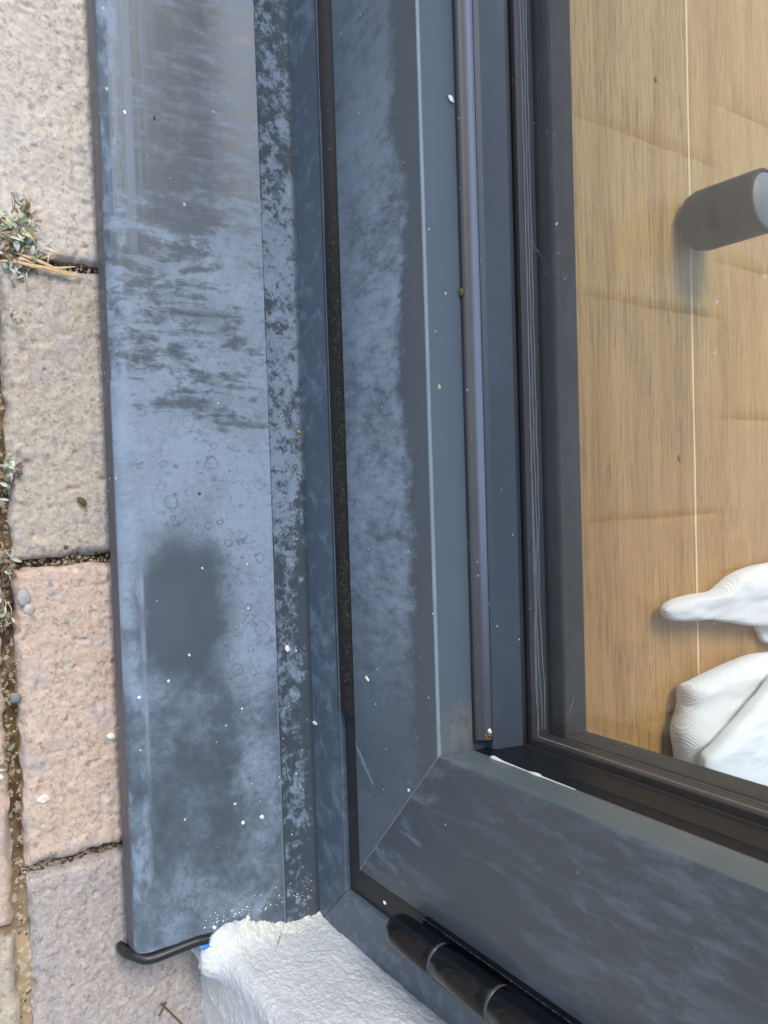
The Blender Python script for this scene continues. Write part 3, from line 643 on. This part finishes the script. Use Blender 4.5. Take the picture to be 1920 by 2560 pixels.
b = MB(); b.box(.2888, hx, YF-.0052, YF+.0035, .197, .392); fixn(b.build('hinge_plate', MAT['black'], hg))
for za, zb_ in ((.1985, .2260), (.2790, .3270)):
    b = MB(); b.box(.2912, .3000, YF-.0092, YF-.0054, za, zb_); b.build('hinge_lug', MAT['black'], hg)
b = MB()
for i in range(190):
    z = .198+.19*i/190; b.add([(.2886+random.uniform(-.0003, .0003)+dx, YF-.0056, z+dz) for dx, dz in ((-.0003, 0), (0, .0005*random.random()), (.0002, 0), (0, -.0004))], [(0, 1, 2, 3)])
b.build('dust_line', MAT['sealant'], hg)

# white sealant smeared along the stile ledge
b = MB(); pts = []
for (zz, r) in ((.228, .0003), (.231, .0017), (.234, .0014), (.240, .0006), (.252, .0004), (.262, .0003), (.268, .0012), (.271, .0013), (.274, .0004), (.30, .0003)): pts.append((.1793, .3432, zz))
b.tube(pts, [.0003, .0017, .0014, .0006, .0004, .0003, .0012, .0013, .0004, .0003], 8); b.build('sealant_smear', MAT['chip'], dr)

# ------------------------------------------------------------ indoors
b = MB(); b.box(-3.5, 2.4, .46, 5.0, -.03, 0); tag(b.build('floor', wood_mat(), loc=(0, .46, 0)), kind='structure')
b = MB(); b.box(-.8555, XR+.0, .373, .46, -.03, .040); tag(b.build('threshold', MAT['darker']), 'dark inner threshold board hidden behind the door foot', 'threshold')

cn = thing('canister', (-.335, .936, 0), 'dark grey rounded cylinder with a paler lid standing on the oak floor', 'canister')
cr_ = .0385; prof = [(.0003, .0), (.018, .0002), (.024, .0012), (.030, .0045), (.0355, .011), (cr_, .021), (cr_, .101), (.0378, .1045), (.0362, .1060), (.0342, .1055), (.0338, .1030)]
b = MB(); b.lathe(prof, -.335, .936, 64); b.build('body', plain('dark_grey_fabric', (.012, .011, .010), .7, .15, 300, .15, .1), cn, sharp=60)
b = MB(); b.lathe([(.0332, .1020), (.0327, .1050), (.0320, .1058), (.0003, .1060)], -.335, .936, 64); b.build('lid', plain('grey_lid', (.105, .115, .12), .45, .05, 60), cn, sharp=50)

def soft(px, zm, h, hb, mat, name, label, cat, fold=.004, seed=1, pw=.5, parent=None, fr=60):
    pts = np.array([on(a, c, 'Z', zm)[:2] for a, c in px]); n = len(pts)
    m = 220; t = np.arange(m)/m*n; out = []
    for q in t:                                                   # closed Catmull-Rom
        i = int(q); f = q-i; p0, p1, p2, p3 = pts[(i-1) % n], pts[i % n], pts[(i+1) % n], pts[(i+2) % n]
        out.append(.5*((2*p1)+(-p0+p2)*f+(2*p0-5*p1+4*p2-p3)*f*f+(-p0+3*p1-3*p2+p3)*f**3))
    out = np.array(out); c = pts.mean(0); k = 60
    rr = 1-np.linspace(0, 1, k)**2; P = []
    for sgn in (1, -1):
        L = []
        for r in (rr if sgn == 1 else rr):
            xy = c+(out-c)*r; hh = (1-r**9)**pw
            z = zm+sgn*(h if sgn == 1 else hb)*hh
            nz = (fbm(xy[:, 0]*fr, xy[:, 1]*fr*.35, 3, seed)-.5)*2*fold*min(1, (1-r)*6)
            L.append(np.column_stack([xy, np.maximum(z+nz*(1 if sgn == 1 else 0), .0006)]))
        P.append(np.array(L))
    b = MB(); b.grid(P[0], wrap=True); b.grid(P[1], wrap=True); o = b.build(name, mat, parent, sharp=80); fixn(o)
    if label: tag(o, label, cat)
    return o
knit = cloth_mat('white_herringbone_wool'); smooth_c = cloth_mat('smooth_white_cotton', False)
c1 = [(1661,1533),(1667,1515),(1695,1499),(1735,1488),(1787,1479),(1811,1461),(1839,1437),(1879,1417),(1920,1408),(1990,1400),(2070,1440),(2080,1590),(1990,1590),(1920,1569),(1871,1564),(1806,1554),(1763,1549),(1717,1552),(1676,1550)]
soft(c1, .022, .016, .020, knit, 'throw', 'white herringbone throw with a pointed fold, the upper one on the oak floor', 'throw', .010, 3, fr=26)
c1b = [(1897,1560),(1899,1585),(1906,1601),(1925,1609),(1980,1600),(1980,1560)]
soft(c1b, .010, .006, .009, smooth_c, 'napkin', 'small white cloth corner showing under the pointed throw', 'cloth', .002, 8)
c2 = [(1920,1632),(1860,1647),(1795,1676),(1741,1703),(1722,1712),(1715,1730),(1715,1760),(1708,1787),(1698,1825),(1699,1857),(1703,1882),(1720,1960),(1800,2060),(2000,2080),(2090,1900),(2060,1640)]
soft(c2, .028, .022, .026, knit, 'blanket', 'white herringbone blanket heaped on the oak floor near the door corner', 'blanket', .010, 12, fr=24)
c3 = [(1764,1902),(1800,1862),(1860,1795),(1918,1728),(1990,1665),(2090,1800),(2060,2080),(1850,2060),(1775,1960)]
soft(c3, .075, .014, .022, smooth_c, 'cushion', 'smooth white cushion lying on the herringbone blanket', 'cushion', .002, 21, .6)

# ------------------------------------------------------------ small things
def fleck(p, nrm, a, b_, h, ang, mat, name, label, cat, group=None, seed=0):
    """a small irregular flake lying on a surface at p with normal nrm"""
    rs = np.random.RandomState(seed); n = unit(nrm); u = unit(np.cross(n, (0, 1, 0) if abs(n[1]) < .9 else (0, 0, 1))); v = np.cross(n, u)
    u, v = u*math.cos(ang)+v*math.sin(ang), v*math.cos(ang)-u*math.sin(ang); k = 11; L = []
    w_ = .78+.4*rs.rand(k)
    for r, z in ((1, -.0002), (.96, h*.6), (.72, h), (.02, h*1.05)):
        L.append([p+u*a*r*w_[i]*math.cos(i/k*2*math.pi)+v*b_*r*w_[i]*math.sin(i/k*2*math.pi)+n*(z*(1 if r > .9 else .85+.3*rs.rand())) for i in range(k)])
    m = MB(); m.grid(np.array(L), wrap=True); o = m.build(name, mat, loc=tuple(p), sharp=60); fixn(o); return tag(o, label, cat, group)
SN = (0, -.085, 1); FN = (0, -1, 0); K = 1920/1659
def sillp(x, y): 
    p = on(x*K, y*K, 'Z', .045)
    for _ in range(4): 
        z = .0393+(p[1]-.20)*.085; z = z if p[1] < .2825 else .0463+(p[1]-.284)*.09; p = on(x*K, y*K, 'Z', z)
    return p
fl = [('sill', 621, 1401, .0028, .0020, .2, 'largest white paint fleck on the back strip of the sill'),
      ('sill', 566, 1765, .0022, .0018, .8, 'white paint fleck on the sill above the broken wall foot, right of its twin'),
      ('sill', 525, 1777, .0018, .0015, .3, 'white paint fleck on the lower sill, left of its twin'),
      ('sill', 270, 243, .0016, .0013, .5, 'white fleck near the sill nose at the top of the photo'),
      ('sill', 409, 1475-60, .0011, .0009, .5, 'small white fleck inside the dark oval patch on the sill'),
      ('sill', 437, 1227, .0010, .0008, .5, 'tiny white fleck at the upper right of the dark oval patch on the sill'),
      ('sill', 536, 2045-60, .0030, .0018, .1, 'white mortar crumb beside the broken wall foot'),
      ('sill', 463, 2003, .0019, .0013, 1., 'white mortar crumb near the blue tape on the sill'),
      ('frame', 680, 1562, .0046, .0015, 1.5, 'long white paint run on the seam of sill and frame'),
      ('door', 793, 1466, .0032, .0016, 1.0, 'oblong white fleck on the lower rail of the door'),
      ('door', 831, 1955-5, .0018, .0012, 1.3, 'white fleck on the door stile just right of the black seal'),
      ('door', 883, 1707, .0012, .0010, .3, 'small white fleck on the door rail near the mitre joint')]
for i, (sf, x, y, a, b_, ang, lab) in enumerate(fl):
    if sf == 'sill': p, nn = sillp(x, y), SN
    elif sf == 'frame': p, nn = on(x*K, y*K, 'Y', YF), FN
    else: p, nn = on(x*K, y*K, 'Y', YS), FN
    fleck(p, nn, a, b_, .0006, ang, MAT['chip'], 'paint_fleck', lab, 'paint fleck', 'white paint flecks', i)
ledge = lambda x, y: on(x*K, y*K, 'Z', .2120)
fleck(on(975*K, 213*K, 'Z', .2118), (0,0,1), .0028, .0018, .0004, .7, MAT['chip'], 'paint_fleck', 'ragged white fleck on the door ledge at the top of the photo', 'paint fleck', 'white paint flecks', 31)
fleck(on(948*K, 836*K, 'Z', .2118), (0,0,1), .0018, .0011, .0009, .2, plain('tan_seed', (.52, .40, .25), .6), 'seed', 'tan seed lying on the ledge of the door rail', 'seed', None, 32)
fleck(on(996*K, 632*K, 'Z', .2118), (0,0,1), .0030, .0014, .0016, .1, MAT['bug'], 'insect', 'small brown insect husk against the drip bar', 'insect', None, 33)
fleck(sillp(645, 933), SN, .0022, .0016, .0012, .9, plain('amber_husk', (.40, .24, .05), .5), 'insect_husk', 'amber insect husk on the back edge of the sill', 'insect', None, 34)
fleck(sillp(333, 254), SN, .0020, .0009, .0010, .2, MAT['bug'], 'insect_husk', 'dark curled husk on the upper clean part of the sill', 'insect', None, 35)
p = on(1467*K, 991*K, 'Z', .0); fleck(p, (0,0,1), .0055, .0022, .0012, .5, MAT['bug'], 'crumb', 'black crumb on the oak floor left of the board joint', 'crumb', None, 36)
p = on(1416*K, 172*K, 'Z', .0); fleck(p, (0,0,1), .0035, .0030, .0012, .5, MAT['bug'], 'crumb', 'dark round crumb on the oak floor near the top of the photo', 'crumb', None, 37)
fleck(on(178*K, 1082*K, 'Z', .002), (0,0,1), .0045, .0022, .002, .7, MAT['bug'], 'crumb', 'black crumb on the grey brown paving block', 'crumb', None, 38)
# blue tape under the render
p0 = sillp(428, 2046)+np.array([0, 0, .0012]); b = MB(); P = np.array([[p0+np.array([-.004+.001*j, .000+.0115*i/6, .0008+.0004*math.sin(i*2+j)+.0009*j]) for j in range(5)] for i in range(7)]); b.grid(P)
m_ = b.build('masking_tape', MAT['tape'], loc=tuple(p0)); mo = m_.modifiers.new('thickness', 'SOLIDIFY'); mo.thickness = .0003; tag(m_, 'torn scrap of blue masking tape caught under the wall foot', 'tape')
# crumbs of mortar and sealant along the foot of the wall
b = MB()
for i in range(75):
    y = random.uniform(.215, .309); x = XS-.004-abs(random.gauss(0, .006))
    z = .0393+(y-.20)*.085+(.0 if y < .2825 else .0005); s_ = random.uniform(.0002, .0008)
    V = [np.array((x, y, z))+s_*np.array(q)*[random.uniform(.6, 1.4) for _ in range(3)] for q in ((1,0,0), (0,1,0), (-1,0,0), (0,-1,0), (0,0,.8), (0,0,-.4))]
    b.add(V, [(0,1,4), (1,2,4), (2,3,4), (3,0,4), (1,0,5), (2,1,5), (3,2,5), (0,3,5)])
tag(b.build('mortar_crumbs', MAT['chip'], loc=(XS, .25, .04)), 'white mortar crumbs scattered along the foot of the wall', 'crumbs', kind='stuff')
# grit lying in the joints
b = MB()
def grit(x, y, s_, z=-.008):
    V = [np.array((x, y, z))+s_*np.array(q)*[random.uniform(.6, 1.3) for _ in range(3)] for q in ((1,0,0), (0,1,0), (-1,0,0), (0,-1,0), (0,0,.8), (0,0,-.4))]
    b.add(V, [(0,1,4), (1,2,4), (2,3,4), (3,0,4), (1,0,5), (2,1,5), (3,2,5), (0,3,5)], random.randrange(3))
for i in range(520):
    grit(random.uniform(-.4, .5), jy+random.gauss(0, .0045), random.uniform(.0004, .0015))
for xj in rowA[1:-1]:
    for i in range(160): grit(xj+random.gauss(0, .0025), random.uniform(jy, .2), random.uniform(.0005, .0018))
tag(b.build('grit', [plain('grit_tan', (.42, .33, .22), .9), plain('grit_dark', (.07, .05, .035), .9), plain('grit_grey', (.24, .22, .19), .9)], loc=(0, jy, -.01)), 'loose grit and sand lying in the paving joints', 'grit', kind='stuff')
# larger stones in the joint
for i, (x, y, a, b_, lab, c) in enumerate([(50, 1290, .0062, .0050, 'blue grey pebble in the joint at the upper left corner of the pink block', (.36, .36, .34)), (62, 1296+20, .0050, .0042, 'pale angular pebble just below the blue grey pebble', (.42, .39, .35)),
        (32, 1508, .0045, .0035, 'small slate coloured stone at the left edge of the pink block', (.20, .21, .21)), (240, 1590, .0035, .0026, 'white stone chip on the pink block close to the sill', (.75, .72, .66)), (92, 1985-260, .0048, .0034, 'pale stone set in the lower pink block', (.68, .62, .55))]):
    fleck(on(x*K, y*K, 'Z', -.001), (0,0,1), a, b_, .0028, .4*i, plain('pebble_%d' % i, c, .8, .3, 300, .3, .4), 'pebble', lab, 'pebble', None, 50+i)

# weeds
def leafm(name, c): 
    g = G(name); n = g.noise(200, 4); return g.fin(g.mix(n, tuple(k*.7 for k in c), tuple(k*1.3 for k in c)), .6, None, .4, **{'Subsurface Weight': .0})
LM = [leafm('weed_green', (.20, .24, .12)), leafm('weed_pale', (.50, .52, .38)), leafm('weed_yellow', (.55, .50, .22)), leafm('weed_red', (.20, .11, .09)), leafm('weed_brown', (.25, .18, .10)), leafm('weed_grey', (.42, .46, .40))]
def leaf(mb, p, d, L, W, m, curl=.4, lift=.3):
    d = unit(d); s_ = unit(np.cross(d, (0, 0, 1))); rows_ = []
    for i in range(7):
        t = i/6; wd = W*math.sin(math.pi*min(1, t*.92+.06))**.8; c = p+d*L*t+np.array((0, 0, 1))*(lift*L*math.sin(t*1.8)-curl*L*t*t)
        rows_.append([c-s_*wd*.5+np.array((0,0,wd*.25)), c, c+s_*wd*.5+np.array((0,0,wd*.25))])
    mb.add(np.array(rows_), [(i*3+j, i*3+j+1, i*3+j+4, i*3+j+3) for i in range(6) for j in range(2)], m)
def weed(cx, cy, spread, nl, ns, label, seed, size=1.0):
    random.seed(seed); t = thing('weed', (cx, cy, -.008), label, 'weed', 'weeds in the paving joints'); lv = MB(); st = MB()
    for i in range(ns):
        a = random.uniform(0, 2*math.pi); L = random.uniform(.4, 1)*spread; x0 = cx+random.gauss(0, spread*.4); y0 = cy+random.gauss(0, spread*.22)
        P = [(x0+math.cos(a+.5*k/6)*L*k/6, y0+math.sin(a+.7*k/6)*L*.7*k/6, -.006+.010*math.sin(k/6*2.6)*size) for k in range(7)]
        st.tube(P, np.linspace(.0006, .0003, 7)*size, 6, random.randrange(3))
    for i in range(nl):
        a = random.uniform(0, 2*math.pi); p = np.array((cx+random.gauss(0, spread*.45), cy+random.gauss(0, spread*.28), random.uniform(-.005, .008)))
        leaf(lv, p, (math.cos(a), math.sin(a), random.uniform(-.1, .3)), random.uniform(.004, .009)*size, random.uniform(.0018, .0042)*size, random.choice([0, 0, 1, 1, 3, 4, 4, 4, 5, 5, 5, 1, 2 if i % 3 == 0 else 4]), random.uniform(0, .6), random.uniform(.1, .6))
    st.build('stems', [LM[4], LM[3], LM[1]], t); lv.build('leaves', LM, t, sharp=180); return t
wp = on(38*K, 515*K, 'Z', .002)
weed(wp[0], wp[1], .021, 130, 34, 'tangled tuft of green and reddish weeds at the joint corner on the left', 3)
weed(*on(30*K, 578*K, 'Z', 0)[:2], .009, 26, 8, 'little green weed just below the dry grass stalks', 4, .8)
weed(*on(20*K, 1022*K, 'Z', 0)[:2], .012, 40, 12, 'small pale weed at the left edge of the grey brown block', 5, .8)
weed(*on(14*K, 1215*K, 'Z', 0)[:2], .013, 22, 18, 'straggly dry weed where the joints meet above the pink block', 6, .8)
weed(*on(30*K, 690*K, 'Z', 0)[:2], .005, 9, 3, 'tiny green sprout on the grey brown block under the dry grass', 7, .6)
weed(*on(12*K, 1330*K, 'Z', 0)[:2], .013, 12, 18, 'wispy dry weed in the joint left of the pink block', 9, .7)
weed(*on(5*K, 1640*K, 'Z', 0)[:2], .012, 10, 14, 'thin dry strands in the joint beside the lower pink block', 10, .7)
# dry grass stalks lying across the joint
straw = plain('dry_straw', (.55, .38, .20), .6, .35, 300)
gt = thing('dry_grass', tuple(on(100*K, 580*K, 'Z', 0)), 'dry straw coloured grass blades lying over the joint below the weeds', 'dry grass')
random.seed(5)
for pts, r in (([(0,652),(40,655),(84,668),(120,672),(160,688),(205,692)], .0014), ([(38,632),(70,644),(110,660),(150,680),(200,692)], .0012), ([(110,668),(150,672),(190,667)], .0009), ([(0,583),(26,582),(34,588)], .0006), ([(118,620),(121,645),(116,668)], .0006), ([(25,650),(60,650),(90,664)], .0010), ([(100,648),(130,638),(158,634)], .0006)):
    P = np.array([on(a, c, 'Z', .004) for a, c in pts]); tt = np.linspace(0, len(P)-1, 24); Q = np.array([P[min(int(t), len(P)-2)]*(1-(t-min(int(t), len(P)-2)))+P[min(int(t), len(P)-2)+1]*(t-min(int(t), len(P)-2)) for t in tt])
    for _ in range(4): Q[1:-1] = (Q[:-2]+Q[2:]+2*Q[1:-1])/4
    Q[:, 2] += .002*np.sin(np.linspace(0, 3, 24)); b = MB(); b.tube(Q, r*np.sin(np.linspace(.35, 2.9, 24)), 8, flat=.4); b.build('blade', straw, gt)

tw = thing('twig', tuple(on(410, 2530, 'Z', 0)), 'thin brown twig lying on the purplish block beside the wall', 'twig')
for pts, rr_ in (([(403, 2508), (425, 2530), (455, 2560), (470, 2585)], .0007), ([(398, 2540), (408, 2522), (415, 2506)], .0009)):
    P = np.array([on(a, c, 'Z', .0025) for a, c in pts]); b = MB(); b.tube(P, rr_, 6); b.build('stem', MAT['bug'], tw)
